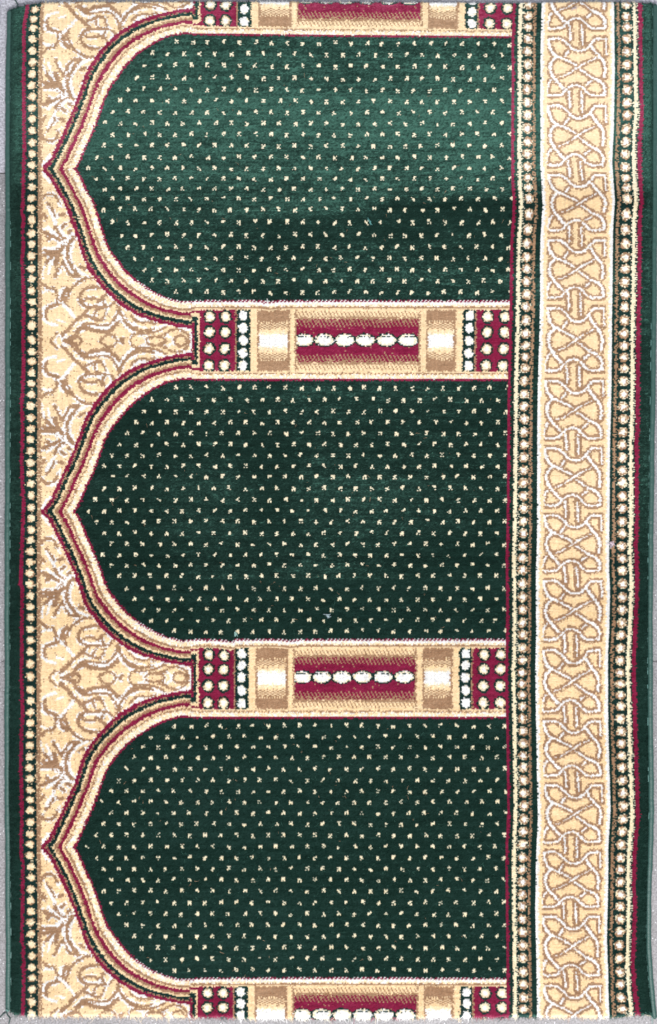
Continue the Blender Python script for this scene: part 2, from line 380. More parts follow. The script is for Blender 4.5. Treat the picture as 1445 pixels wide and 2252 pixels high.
# crimson line closing the fields
b = (Uc >= 1119) & (Uc < 1126.5); region[b] = 511; yarn[b] = CRIM
b = (U >= 1125.5) & (Uc >= 1119) & (Uc < 1126.5) & (rnd < 0.5); yarn[b] = GREEN
b = (Uc >= 1126.5) & (Uc < 1186.8); region[b] = 521; yarn[b] = BLACK
def band(lo, hi, col, col2=None, p=0.0):
    b = (U >= lo) & (U < hi) & (Uc > 1126)
    yarn[b] = col if col2 is None else np.where(rnd < p, col2, col)[b]
band(1126.5, 1134, GREEN)
band(1134.2, 1141.8, PALE)
tooth = (U >= 1141.8) & (U < 1145.5) & (JJ % 2 == 0) & (rnd < 0.55) & (Uc > 1126); yarn[tooth] = PALE
band(1168.6, 1174.6, TAN, GREEN, 0.18)
band(1176.5, 1186.8, GREEN)
for bx in (1156.5,):
    e = np.sqrt(((U - bx) / 9.2) ** 2 + (near(Yj, RB) / 9.3) ** 2)
    o = np.full(U.shape, -1); o[e < 1.14] = np.where(rnd < 0.66, TAN, PALE)[e < 1.14]; o[(e < 0.62)] = np.where(rnd < 0.5, PALE, WHITE)[e < 0.62]; o[e < 0.44] = WHITE
    yarn[(o >= 0)] = o[o >= 0]
b = (Uc >= 1345.6) & (Uc < 1399.8); region[b] = 522; yarn[b] = BLACK
band(1345.6, 1352, GREEN); band(1352.4, 1358.6, TAN, GREEN, 0.18)
e = np.sqrt(((U - 1373.4) / 9.4) ** 2 + (near(Yj - 0.5, RB) / 9.3) ** 2)
o = np.full(U.shape, -1); o[e < 1.14] = np.where(rnd < 0.66, TAN, PALE)[e < 1.14]; o[(e < 0.62)] = np.where(rnd < 0.5, PALE, WHITE)[e < 0.62]; o[e < 0.44] = WHITE
yarn[(o >= 0)] = o[o >= 0]
band(1387.3, 1395.3, PALE)
tooth = (U >= 1395.3) & (U < 1398.6) & (JJ % 2 == 0) & (rnd < 0.55); yarn[tooth] = PALE
b = (Uc >= 1399.8) & (Uc < 1408.8); region[b] = 512
b = (U >= 1399.8) & (U < 1408.8) & (Uc > 1397); yarn[b] = CRIM
b = (Uc >= 1408.8); region[b] = 501
b = (U >= 1408.8); yarn[b] = GREEN

# ---- the interlaced knot border
KY = [-78, 70.5,218.5,372,514,662.5,823.5,972,1120,1263.5,1415.3,1573,1714,1861,2002,2154,2304]
kf = np.interp(Yj, KY, np.arange(len(KY)))
kt = (kf - np.floor(kf)) * 1233 + 148
m = (Uc >= 1186.8) & (Uc < 1345.6)
region[m] = 530
kx = (Uc + 0.55 * ju - 1180 + 3.1) * 8.03
KN = [ # (white half width, polyline) in tracing units
 (22, [(205,268),(400,262),(480,300),(560,370),(610,430),(670,474),(740,486),(810,478),(880,440),(945,372),(1000,300),(1045,268),(1215,268)]),
 (28, [(212,270),(225,380),(260,480),(320,560),(400,602)]),
 (20, [(400,602),(500,650),(600,700),(690,750)]),
 (18, [(770,840),(830,880),(900,932),(980,990)]),
 (27, [(980,990),(1080,1032),(1150,1090),(1190,1170),(1192,1295)]),
 (21, [(1192,1300),(1000,1312),(900,1262),(840,1190),(780,1142),(700,1120),(630,1132),(560,1172),(500,1232),(425,1300),(205,1305),(200,1180),(228,1085),(262,1035)]),
 (17, [(1213,268),(1218,400),(1222,555)]),
 (27, [(965,415),(1030,510),(1100,600),(1160,680),(1192,800),(1180,960)]),
 (9, [(1045,610),(960,660),(860,705)]),
 (19, [(860,705),(740,785),(680,830)]),
 (9, [(680,830),(600,882),(500,940),(395,972)]),
 (28, [(345,600),(272,680),(245,770),(255,880),(310,980),(390,1080),(475,1175)]),
 (20, [(562,490),(500,580)]), (20, [(950,1050),(875,1112)]),
 (19, [(585,-5),(590,148),(592,285)]), (17, [(795,10),(800,148),(805,365)]),
 (19, [(570,1228),(585,1381),(590,1500)]), (17, [(790,1243),(796,1381),(800,1560)]),
]
sel = np.where(m)
px, py = kx[sel], kt[sel]
bw = np.full(px.size, 1e9); bt = np.full(px.size, 1e9)
for hw, l in KN:
    d = dist(px, py, smooth(l))
    bw = np.minimum(bw, d - hw * 0.80); bt = np.minimum(bt, d - hw * 0.80 - 42)
r_ = rng.random(px.size)
kc = np.full(px.size, CREAM)
bars = np.minimum.reduce([dist(px, py, smooth(l)) for _, l in KN[-4:]])
bt = np.minimum(bt, bars - 66)
kc[(bt < 0) & (r_ < 0.94)] = TAN
kc[(bt < 8) & (bt >= 0) & (r_ < 0.22)] = TAN
kc[bw < 0] = WHITE
kc[(bw < 5) & (r_ < 0.25)] = WHITE
# central bar of the brooch stays cream between tan lines
us = U[sel] + rng.normal(0, 0.9, px.size)
kc[(us < 1193.6)] = WHITE
kc[(us > 1339.2)] = WHITE
kc[((us > 1193.6) & (us < 1201)) | ((us < 1339.2) & (us > 1333.5))] = CREAM
yarn[sel] = kc
b = (U < 1187) & m & (rnd < 0.5) & (Uc < 1189); yarn[b] = GREEN

# ------------------------------------------------------------------ cut ends
TOPE = ([10,20,35,50,60,80,110,140,700,1150,1300,1390,1420,1445], [21,18,12,8,7,5,4,2.5,3,2.5,2,3,5,6])
BOTE = ([10,30,60,80,300,430,500,560,700,900,1100,1150,1250,1340,1372,1390,1420,1445], [2226,2232,2235,2236,2237,2238,2240,2243,2244,2242,2240,2238,2238,2240,2238,2234,2234,2240])
# ------------------------------------------------------------------ vertex positions
def coarse(nx, ny, seed, X, Y):
    g = np.random.default_rng(seed).normal(size=(ny + 3, nx + 3))
    fx = np.clip(X / PLAN_W, 0, 0.9999) * nx; fy = np.clip(Y / PLAN_H, 0, 0.9999) * ny
    i = fx.astype(int); j = fy.astype(int)
    s = lambda t: t * t * (3 - 2 * t)
    tx, ty = s(fx - i), s(fy - j)
    return (g[j, i] * (1 - tx) + g[j, i + 1] * tx) * (1 - ty) + (g[j + 1, i] * (1 - tx) + g[j + 1, i + 1] * tx) * ty

uv_ = U0 + np.arange(NU + 1) * CW
vv_ = R0 * 25 + np.arange(2 * NV + 1) * CH / 2
UU, VV = np.meshgrid(uv_, vv_)
Y0 = Yrow(vv_ / 25)
D = dx_rows(Y0)
jx = np.clip(np.searchsorted(LU, uv_) - 1, 0, len(LU) - 2)
tt = np.clip((uv_ - LU[jx]) / (LU[jx + 1] - LU[jx]), -0.5, 1.5)
XX = UU + D[:, jx] * (1 - tt)[None] + D[:, jx + 1] * tt[None]
YY = Y0[:, None] + dy_at(UU, Y0[:, None])

# how the pile lies: +1 towards the far (top) end, -1 away from it
def crease_y(X): return np.interp(X, [0, 200, 560, 640, 760, 870, 1000, 1120, 1250, 1345, 1445], [440, 472, 482, 474, 466, 452, 441, 438, 430, 415, 425])
def lay(X, Y):
    base = np.interp(Y, [0, 70, 150, 200, 245, 290, 330, 380, 445], [0.35, 0.36, 0.50, 0.72, 0.98, 0.92, 0.66, 0.70, 0.74])
    base = base + 0.16 * np.interp(X, [0, 300, 700, 1100, 1445], [-1, -0.6, 0.4, 0.9, 0.2]) * np.exp(-((Y - 260) / 90) ** 2)
    low = np.interp(Y, [430, 480, 520, 580, 620, 660, 760, 850, 950, 1060, 1180, 1270, 1292, 1312, 1400, 1600, 1750, 1900, 2000, 2252],
                       [-0.68, -0.58, -0.40, 0.08, 0.18, 0.02, 0.00, 0.16, 0.12, 0.24, 0.18, 0.02, -0.55, -0.60, -0.40, -0.70, -0.66, -0.46, -0.52, -0.7])
    g = lambda cx, cy, sx, sy: np.exp(-((X - cx) / sx) ** 2 - ((Y - cy) / sy) ** 2)
    low = low + 0.42 * g(330, 545, 260, 80) - 0.42 * g(610, 560, 90, 130) + 0.16 * g(760, 600, 220, 50)
    low = low - 0.42 * g(590, 1010, 70, 190) - 0.36 * g(300, 1160, 120, 110) + 0.20 * g(820, 1040, 230, 150) + 0.12 * g(450, 930, 90, 140) - 0.3 * g(1010, 1230, 140, 60) + 0.2 * g(700, 1245, 160, 40)
    low = low + 0.22 * g(330, 1920, 150, 110) + 0.15 * g(860, 1700, 190, 120) - 0.12 * g(640, 1800, 120, 200) + 0.10 * g(480, 1640, 80, 60)
    panel = np.clip((Y - 700) / 60, 0, 1) * np.clip((1420 - Y) / 40, 0, 1)
    low = low + panel * (0.35 * (low - 0.05) + 0.12 * coarse(5, 16, 15, X, Y)) + (1 - panel) * 0.16 * coarse(6, 15, 16, X, Y)
    low = low - 0.7 * np.exp(-((Y - 1296 - 0.006 * (X - 400)) / 13) ** 2) * np.clip((X - 230) / 60, 0, 1) * np.clip((1060 - X) / 400, 0, 1)
    s = 1 / (1 + np.exp((Y - crease_y(X)) / np.interp(X, [0, 450, 560, 650, 1000, 1445], [26, 24, 14, 8, 8, 10])))
    L = base * s + low * (1 - s)
    L = L + 0.16 * coarse(7, 14, 3, X, Y) + 0.09 * coarse(26, 70, 4, X, Y) + 0.07 * coarse(90, 180, 5, X, Y) + 0.09 * coarse(6, 220, 8, X, Y) + 0.05 * coarse(50, 640, 9, X, Y)
    L = L + 0.45 * np.exp(-((X - 24) / 9) ** 2) + 0.35 * np.exp(-((X - 1428) / 8) ** 2)
    # old fold at x = 590 and brushed streaks
    L = L + 0.25 * np.exp(-((X - 588 - (Y - 1000) * 0.004) / 3.0) ** 2) * np.clip(coarse(3, 40, 6, X, Y), 0, 1) * ((Y > 520) & (Y < 1700))
    L = L + 0.30 * np.exp(-((X - 516) / 6) ** 2) * np.exp(-((Y - 1370) / 26) ** 2) + 0.28 * np.exp(-((X - 502) / 7) ** 2) * np.exp(-((Y - 1600) / 26) ** 2)
    return np.clip(L, -1, 1)
L = lay(XX, YY)
mid = (np.arange(2 * NV + 1) % 2 == 1)[:, None]
half = CH / 2
rib = 1.7 * S
ZZ = np.where(mid, rib, 0.0) + np.zeros_like(XX)
YY = YY - np.where(mid, 1.0, 0.0) * L * half * 0.80
XX = XX + rng.normal(0, 0.42, XX.shape)
YY = YY + rng.normal(0, 0.13, XX.shape)
ZZ = ZZ + (rng.normal(0, 0.17, XX.shape) + np.where(mid, 1, 0) * 0.20 * coarse(60, 901, 31, XX, YY)) * S
# gentle waves of the cloth
WZ = 0.0011 * coarse(4, 8, 11, XX, YY) + 0.0006 * coarse(10, 22, 12, XX, YY)
WZ += 0.0022 * np.exp(-((YY - 1304 - 0.006 * (XX - 400)) / 15) ** 2) * np.clip((XX - 230) / 60, 0, 1) * np.clip((1060 - XX) / 500, 0, 1)
WZ += 0.0004 * np.exp(-((YY - crease_y(XX) + 6) / 26) ** 2)
ztop = ZTOP - rib
# sides roll down to the overcast edges, ends roll down to the cut
xl = np.clip((UU - U0) / 16, 0, 1); xr = np.clip((U1 - UU) / 15, 0, 1)
eT = YY - np.interp(UU, *TOPE); eB = np.interp(UU, *BOTE) - YY
ends = np.clip(np.minimum(eT, eB) / 9, 0, 1)
fall = (1 - np.sqrt(1 - (1 - xl) ** 2)) + (1 - np.sqrt(1 - (1 - xr) ** 2)) + (1 - np.sqrt(1 - (1 - ends) ** 2)) * 1.2
ZZ = ZZ + ztop + WZ - np.clip(fall, 0, 1) * 0.0050
P = np.stack([(XX - CX) * S, (CY - YY) * S, ZZ], -1).reshape(-1, 3)

# cells that survive the cut (a little ragged)
rag = rng.normal(0, 1.0, Uc.shape) + rng.normal(0, 0.8, (1, NU))
alive = (Yc > np.interp(Uc, *TOPE) + rag) & (Yc < np.interp(Uc, *BOTE) + rag)

# ------------------------------------------------------------------ materials
def new_mat(name):
    m = bpy.data.materials.new(name); m.use_nodes = True
    nt = m.node_tree; nt.nodes.clear()
    out = nt.nodes.new('ShaderNodeOutputMaterial'); bs = nt.nodes.new('ShaderNodeBsdfPrincipled')
    nt.links.new(bs.outputs[0], out.inputs[0])
    return m, nt, bs
YCOL = {GREEN: (0.0048, 0.0095, 0.0081), CRIM: (0.215, 0.010, 0.045), TAN: (0.36, 0.222, 0.132), CREAM: (0.75, 0.597, 0.388),
        WHITE: (0.74, 0.725, 0.705), PALE: (0.75, 0.67, 0.50), BLACK: (0.0060, 0.0165, 0.0145)}
YSPEC = {GREEN: (0.31, 0.82, 0.64), CRIM: (0.85, 0.30, 0.45), TAN: (0.8, 0.6, 0.45), CREAM: (0.9, 0.75, 0.55), WHITE: (0.9, 0.9, 0.95), PALE: (0.9, 0.85, 0.7), BLACK: (0.25, 0.6, 0.5)}
def ramp(nt, table):
    r = nt.nodes.new('ShaderNodeValToRGB'); r.color_ramp.interpolation = 'CONSTANT'
    el = r.color_ramp.elements
    while len(el) < 7: el.new(0.5)
    for i in range(7):
        el[i].position = i / 7.0 if i else 0.0
        el[i].color = (*table[i], 1)
    return r
def pile_material():
    m, nt, bs = new_mat('dyed_pile_yarn'); N = nt.nodes; Lk = nt.links.new
    at = N.new('ShaderNodeAttribute'); at.attribute_name = 'yarn'
    sh = N.new('ShaderNodeAttribute'); sh.attribute_name = 'shade_lot'
    r1, r2 = ramp(nt, YCOL), ramp(nt, YSPEC)
    Lk(at.outputs['Fac'], r1.inputs[0]); Lk(at.outputs['Fac'], r2.inputs[0])
    tc = N.new('ShaderNodeTexCoord')
    nz = N.new('ShaderNodeTexNoise'); nz.inputs['Scale'].default_value = 900; nz.inputs['Detail'].default_value = 2
    Lk(tc.outputs['Object'], nz.inputs['Vector'])
    mr = N.new('ShaderNodeMapRange'); mr.inputs['To Min'].default_value = 0.84; mr.inputs['To Max'].default_value = 1.16
    Lk(nz.outputs['Fac'], mr.inputs['Value'])
    mul = N.new('ShaderNodeMath'); mul.operation = 'MULTIPLY'; Lk(mr.outputs[0], mul.inputs[0]); Lk(sh.outputs['Fac'], mul.inputs[1])
    vm = N.new('ShaderNodeVectorMath'); vm.operation = 'SCALE'; Lk(r1.outputs['Color'], vm.inputs[0]); Lk(mul.outputs[0], vm.inputs['Scale'])
    Lk(vm.outputs[0], bs.inputs['Base Color'])
    Lk(r2.outputs['Color'], bs.inputs['Specular Tint'])
    bs.inputs['Specular IOR Level'].default_value = 1.0
    bs.inputs['Roughness'].default_value = 0.52
    bs.inputs['Sheen Weight'].default_value = 0.0
    return m
PILE = pile_material()
def yarn_material(name, col, rough=0.55, spec=0.5, scale=700, vary=0.3):
    m, nt, bs = new_mat(name); N = nt.nodes; Lk = nt.links.new
    tc = N.new('ShaderNodeTexCoord'); nz = N.new('ShaderNodeTexNoise'); nz.inputs['Scale'].default_value = scale; nz.inputs['Detail'].default_value = 3
    Lk(tc.outputs['Object'], nz.inputs['Vector'])
    mr = N.new('ShaderNodeMapRange'); mr.inputs['To Min'].default_value = 1 - vary; mr.inputs['To Max'].default_value = 1 + vary
    Lk(nz.outputs['Fac'], mr.inputs['Value'])
    vm = N.new('ShaderNodeVectorMath'); vm.operation = 'SCALE'; vm.inputs[0].default_value = col; Lk(mr.outputs[0], vm.inputs['Scale'])
    Lk(vm.outputs[0], bs.inputs['Base Color'])
    bs.inputs['Roughness'].default_value = rough; bs.inputs['Specular IOR Level'].default_value = spec
    return m
BIND = yarn_material('overcast_green_yarn', (0.020, 0.068, 0.056), 0.45, 0.5)
THREAD = yarn_material('dark_green_thread', (0.012, 0.045, 0.040), 0.5, 0.5)
STITCH = yarn_material('pale_green_thread', (0.16, 0.32, 0.29), 0.45, 0.6)
JUTE = yarn_material('jute_backing', (0.45, 0.36, 0.24), 0.8, 0.2, 400)
WEFT = yarn_material('undyed_weft_thread', (0.62, 0.52, 0.38), 0.7, 0.2, 400)

# ------------------------------------------------------------------ rug parts out of the weave
rug = bpy.data.objects.new('prayer_rug', None); COL.objects.link(rug)
rug.empty_display_size = 0.2
rug['label'] = 'dark green patterned prayer rug with three arched niches lying flat on a grey floor'
rug['category'] = 'rug'

stride = NU + 1
lot = np.clip(1 + rng.normal(0, 0.05, Uc.shape) + 0.03 * rng.normal(size=(1, NU)), 0.8, 1.2)
def weave(name, mask, parent, label=None):
    j, i = np.where(mask & alive)
    if j.size == 0:
        return None
    f = []
    for h in (0, 1):
        b0 = (2 * j + h) * stride + i
        f.append(np.stack([b0 + stride, b0 + stride + 1, b0 + 1, b0], 1))
    F = np.concatenate(f)
    used, inv = np.unique(F, return_inverse=True)
    F = inv.reshape(F.shape)
    me = bpy.data.meshes.new(name)
    me.vertices.add(used.size); me.vertices.foreach_set('co', P[used].astype(np.float32).ravel())
    n = len(F)
    me.loops.add(n * 4); me.loops.foreach_set('vertex_index', F.astype(np.int32).ravel())
    me.polygons.add(n); me.polygons.foreach_set('loop_start', np.arange(0, n * 4, 4, dtype=np.int32))
    me.update(calc_edges=True)
    me.polygons.foreach_set('use_smooth', np.zeros(n, bool))
    at = me.attributes.new('yarn', 'FLOAT', 'FACE')
    yv = ((yarn[j, i] + 0.5) / 7.0).astype(np.float32)
    at.data.foreach_set('value', np.concatenate([yv, yv]))
    a2 = me.attributes.new('shade_lot', 'FLOAT', 'FACE')
    lv = lot[j, i].astype(np.float32)
    a2.data.foreach_set('value', np.concatenate([lv, lv]))
    me.materials.append(PILE)
    o = bpy.data.objects.new(name, me); COL.objects.link(o); o.parent = parent
    if label: o['label'] = label
    return o

for kx_, lab in enumerate(('brightest green niche field at the far end', 'middle niche field', 'darkest green niche field at the near end')):
    weave('niche_field', region == 100 + kx_, rug, lab)
for kx_ in range(3):
    weave('niche_arch', region == 200 + kx_, rug)
for c_ in range(4):
    weave('scroll_panel', region == 300 + c_, rug, 'scroll panel cut short by the rug end' if c_ in (0, 3) else None)
    cm = weave('column', region == 1400 + c_ * 20, rug, 'column cut short by the rug end' if c_ in (0, 3) else None)
    for s_, lo, hi, nm in SUBS:
        weave(nm, region == 1400 + c_ * 20 + s_, cm)
for r_id, nm in ((500, 'green_margin'), (501, 'green_margin'), (510, 'crimson_stripe'), (511, 'crimson_stripe'), (512, 'crimson_stripe'),
                 (520, 'beaded_border'), (521, 'beaded_border'), (522, 'beaded_border'), (530, 'knot_border')):
    weave(nm, region == r_id, rug)

# ------------------------------------------------------------------ other rug parts
def mesh_obj(name, verts, faces, mat, parent=None, smooth_=False):
    me = bpy.data.meshes.new(name)
    me.from_pydata([tuple(map(float, v)) for v in verts], [], [tuple(int(q) for q in f) for f in faces])
    me.materials.append(mat); me.update()
    if smooth_:
        me.polygons.foreach_set('use_smooth', [True] * len(me.polygons))
    o = bpy.data.objects.new(name, me); COL.objects.link(o)
    if parent: o.parent = parent
    return o
W3 = lambda x, y, z: ((x - CX) * S, (CY - y) * S, z)
def tube(path, rad, sides=8, z_sq=1.0):
    path = np.array(path, float); n = len(path)
    rad = np.broadcast_to(np.array(rad, float), (n,))
    tan_ = np.gradient(path, axis=0); tan_ /= np.linalg.norm(tan_, axis=1)[:, None] + 1e-12
    up = np.array([0, 0, 1.0])
    side = np.cross(tan_, up); side /= np.linalg.norm(side, axis=1)[:, None] + 1e-9
    nor = np.cross(side, tan_)
    an = np.linspace(0, 2 * np.pi, sides, endpoint=False)
    V_ = (path[:, None] + rad[:, None, None] * (np.cos(an)[None, :, None] * side[:, None] + z_sq * np.sin(an)[None, :, None] * nor[:, None])).reshape(-1, 3)
    F_ = [(i * sides + q, i * sides + (q + 1) % sides, (i + 1) * sides + (q + 1) % sides, (i + 1) * sides + q) for i in range(n - 1) for q in range(sides)]
    F_ += [tuple(range(sides - 1, -1, -1)), tuple((n - 1) * sides + q for q in range(sides))]
    return V_, F_
def join(parts):
    V_, F_, o = [], [], 0
    for v, f in parts:
        V_.append(np.asarray(v)); F_ += [tuple(q + o for q in ff) for ff in f]; o += len(v)
    return np.vstack(V_), F_

EDGE_L = ([0,20,100,200,500,1000,1300,1500,1700,1900,2100,2250],[15,14,12.5,10.5,10.5,10,8.8,9,8.6,10.5,11.5,11])
EDGE_R = ([0,500,749,900,1000,1300,1450,1650,1790,1950,2080,2150,2215,2245],[1448,1446.5,1444.5,1442.5,1440.5,1437.3,1437,1438,1440,1434.5,1433,1438,1444,1447])
def binding(edge, inward, y0, y1):
    ys = np.arange(y0, y1, 0.66)
    n = len(ys); sides = 14
    xs = np.interp(ys, *edge) + inward * 5.6 + 0.35 * np.sin(ys * 0.031) + 0.2 * np.sin(ys * 0.11)
    an = np.linspace(0, 2 * np.pi, sides, endpoint=False)
    wr = np.random.default_rng(5 if inward > 0 else 6)
    coil = np.cumsum(0.66 * 2 * np.pi / (2.7 + 0.5 * wr.normal(size=n).cumsum() * 0.02))
    ph = coil[:, None] - 0.9 * np.cos(an)[None] * inward
    rr = 5.9 + 0.55 * np.abs(np.sin(ph / 2)) + 0.25 * np.interp(np.arange(n), np.arange(0, n, 9), wr.normal(size=len(range(0, n, 9))))[:, None]
    taper = np.clip(np.minimum(ys - y0, y1 - ys) / 5, 0.45, 1)[:, None]
    X_ = xs[:, None] + rr * taper * np.cos(an); Z_ = 0.0056 + rr * taper * 0.82 * S * np.sin(an)
    V_ = np.stack([(X_ - CX) * S, np.broadcast_to(((CY - ys) * S)[:, None], X_.shape), Z_], -1).reshape(-1, 3)
    F_ = [(i * sides + (q + 1) % sides, i * sides + q, (i + 1) * sides + q, (i + 1) * sides + (q + 1) % sides) for i in range(n - 1) for q in range(sides)]
    F_ += [tuple(range(sides)), tuple((n - 1) * sides + q for q in range(sides - 1, -1, -1))]
    return V_, F_
bl = mesh_obj('overcast_binding', *binding(EDGE_L, 1, 19, 2227), BIND, rug, True)
br = mesh_obj('overcast_binding', *binding(EDGE_R, -1, 6, 2244), BIND, rug, True)
def stitches(edge, inward, y0, y1, seed):
    r = np.random.default_rng(seed); pts = []; y = y0      # one running thread that dives under the pile between stitches
    while y < y1:
        ln = r.uniform(9, 26)
        zt = 0.0082 if r.random() < 0.62 else 0.0050
        for f_, z in ((0, 0.0052), (.2, zt), (.8, zt), (1, 0.0052)):
            pts.append(W3(np.interp(y + ln * f_, *edge) + inward * (11.8 + r.normal(0, 0.2)), y + ln * f_, z))
        y += ln + r.uniform(1.5, 5)
    return tube(pts, 0.55 * S, 5)
mesh_obj('stitching', *stitches(EDGE_L, 1, 26, 2220, 3), STITCH, bl)
mesh_obj('stitching', *stitches(EDGE_R, -1, 12, 2238, 4), STITCH, br)
def thread(pts, r, mat, parent, name='loose_thread', label=None):
    p = smooth([W3(*q) for q in pts], 8)
    o = mesh_obj(name, *tube(p, r * S, 7), mat, parent, True)
    if label: o['label'] = label
    return o
thread([(15.5,2222,.0095),(14,2227,.008),(11,2230.5,.0045),(6,2233,.0016),(1,2238,.0012),(-6,2246,.0012)], 1.35, THREAD, bl)
thread([(15,2223,.0095),(13.5,2230,.006),(13.5,2236,.002),(16,2240,.0014),(19.5,2244,.0013),(19,2248,.0013),(16.5,2256,.0013)], 1.35, THREAD, bl)
thread([(38,13,.006),(37,8,.004),(35,3,.002),(31,-3,.0014),(27,-10,.0013)], 1.5, THREAD, bl)
# the tied-off end of the overcasting
kn = smooth([W3(12.4,2224,.0098), W3(13.5,2221.5,.0112), W3(16.5,2221.2,.0115), W3(17.8,2223.5,.011), W3(16,2226,.010)], 6)
mesh_obj('end_knot', *tube(kn, 0.75 * S, 7), STITCH, bl, True)

# jute backing under the pile, following the rug's outline
ysb = np.arange(8, 2246, 12.0)
ring = [W3(np.interp(y, *EDGE_L) + 5, np.clip(y, 24, 2224), 0) for y in ysb][::-1] + [W3(u, np.interp(u, *TOPE) + 2, 0) for u in np.arange(30, 1430, 14)] \
     + [W3(np.interp(y, *EDGE_R) - 5, np.clip(y, 9, 2238), 0) for y in ysb] + [W3(u, np.interp(u, *BOTE) - 2, 0) for u in np.arange(1425, 30, -14)]
nb = len(ring)
bv = [(p[0], p[1], 0.0006) for p in ring] + [(p[0], p[1], 0.0042) for p in ring]
bf = [tuple(range(nb, 2 * nb)), tuple(range(nb - 1, -1, -1))] + [(i, (i + 1) % nb, nb + (i + 1) % nb, nb + i) for i in range(nb)]
backing = mesh_obj('backing', bv, bf, JUTE, rug)
# weft thread showing along the bottom right of the cut
thread([(1345,2242,.0035),(1352,2240.5,.0045),(1372,2239.5,.005),(1384,2236,.0062),(1398,2233.8,.0068),(1412,2233,.0068),(1426,2235.5,.0062),(1441,2241,.005)], 0.75, WEFT, backing, 'weft_thread', 'pale weft thread along the cut edge')

# frayed yarn ends along both cuts and stray fibres lying over the pile
def fibre_mesh(name, base, direction, length, width, ids, lots, parent, curl=0.3, seed=1):
    r = np.random.default_rng(seed); n = len(base)
    segs = 3
    d = direction / (np.linalg.norm(direction, axis=1)[:, None] + 1e-9)
    side = np.cross(d, [0, 0, 1.0]); side /= np.linalg.norm(side, axis=1)[:, None] + 1e-9
    bend = r.normal(0, curl, n)[:, None]
    pts = []
    for q in range(segs + 1):
        t = q / segs
        c_ = base + d * (length * t)[:, None] + side * (bend * (t ** 2) * length[:, None])
        c_[:, 2] -= np.clip((t ** 2) * length * 0.25, 0, 0.004)
        c_[:, 2] = np.maximum(c_[:, 2], 0.0008)
        w_ = (width * (1 - 0.75 * t))[:, None]
        pts.append(c_ - side * w_ / 2); pts.append(c_ + side * w_ / 2)
    Vv = np.stack(pts, 1).reshape(-1, 3)
    F = []
    for q in range(segs):
        o = np.arange(n) * (2 * (segs + 1)) + 2 * q
        F.append(np.stack([o, o + 1, o + 3, o + 2], 1))
    F = np.concatenate(F)
    me = bpy.data.meshes.new(name)
    me.vertices.add(len(Vv)); me.vertices.foreach_set('co', Vv.astype(np.float32).ravel())
    m_ = len(F)
    me.loops.add(m_ * 4); me.loops.foreach_set('vertex_index', F.astype(np.int32).ravel())
    me.polygons.add(m_); me.polygons.foreach_set('loop_start', np.arange(0, m_ * 4, 4, dtype=np.int32))
    me.update(calc_edges=True)
    at = me.attributes.new('yarn', 'FLOAT', 'FACE'); at.data.foreach_set('value', np.tile(((ids + 0.5) / 7).astype(np.float32), segs))
    a2 = me.attributes.new('shade_lot', 'FLOAT', 'FACE'); a2.data.foreach_set('value', np.tile(lots.astype(np.float32), segs))
    me.materials.append(PILE)
    o = bpy.data.objects.new(name, me); COL.objects.link(o); o.parent = parent
    return o
Xc = (XX[1::2, :-1] + XX[1::2, 1:]) / 2; Ycw = (YY[1::2, :-1] + YY[1::2, 1:]) / 2; Zc = (ZZ[1::2, :-1] + ZZ[1::2, 1:]) / 2
def frayed(end):
    rr = np.random.default_rng(21 + end)
    if end: rows = [np.where(alive[:, i])[0][-1] for i in range(NU)]
    else:   rows = [np.where(alive[:, i])[0][0] for i in range(NU)]
    rep = 5
    i = np.repeat(np.arange(NU), rep)
    off = rr.integers(0, 4, i.size)
    j = np.array(rows)[i] + (-off if end else off)
    base = np.stack([(Xc[j, i] + rr.uniform(-1.4, 1.4, i.size) - CX) * S, (CY - Ycw[j, i]) * S, Zc[j, i] - rr.uniform(0, 0.002, i.size)], 1)
    dr = np.stack([rr.normal(0, 0.45, i.size), np.full(i.size, -1.0 if end else 1.0), rr.normal(-0.25, 0.2, i.size)], 1)
    ln = rr.gamma(4, 1.1, i.size) * S * (1.6 if end else 0.8)
    return fibre_mesh('frayed_end', base, dr, ln, np.full(i.size, 1.3 * S) * rr.uniform(0.5, 1.2, i.size), yarn[j, i], np.clip(rr.normal(1.0, 0.08, i.size), .8, 1.2), rug, 0.5, 31 + end)
frayed(0); frayed(1)
def strays():
    rr = np.random.default_rng(77)
    j, i = np.where(field & alive)
    q = rr.integers(0, j.size, 2600); j, i = j[q], i[q]
    base = np.stack([(Xc[j, i] - CX) * S, (CY - Ycw[j, i]) * S, Zc[j, i] + 0.0006], 1)
    an = rr.uniform(0, 2 * np.pi, j.size)
    dr = np.stack([np.cos(an), np.sin(an), rr.uniform(0, 0.15, j.size)], 1)
    ln = rr.gamma(3, 2.0, j.size) * S
    ids = np.where(rr.random(j.size) < 0.94, GREEN, TAN)
    o = fibre_mesh('stray_fibre', base, dr, ln, np.full(j.size, 0.42 * S), ids, rr.uniform(0.9, 1.6, j.size), rug, 0.5, 78)
    o['kind'] = 'stuff'
strays()

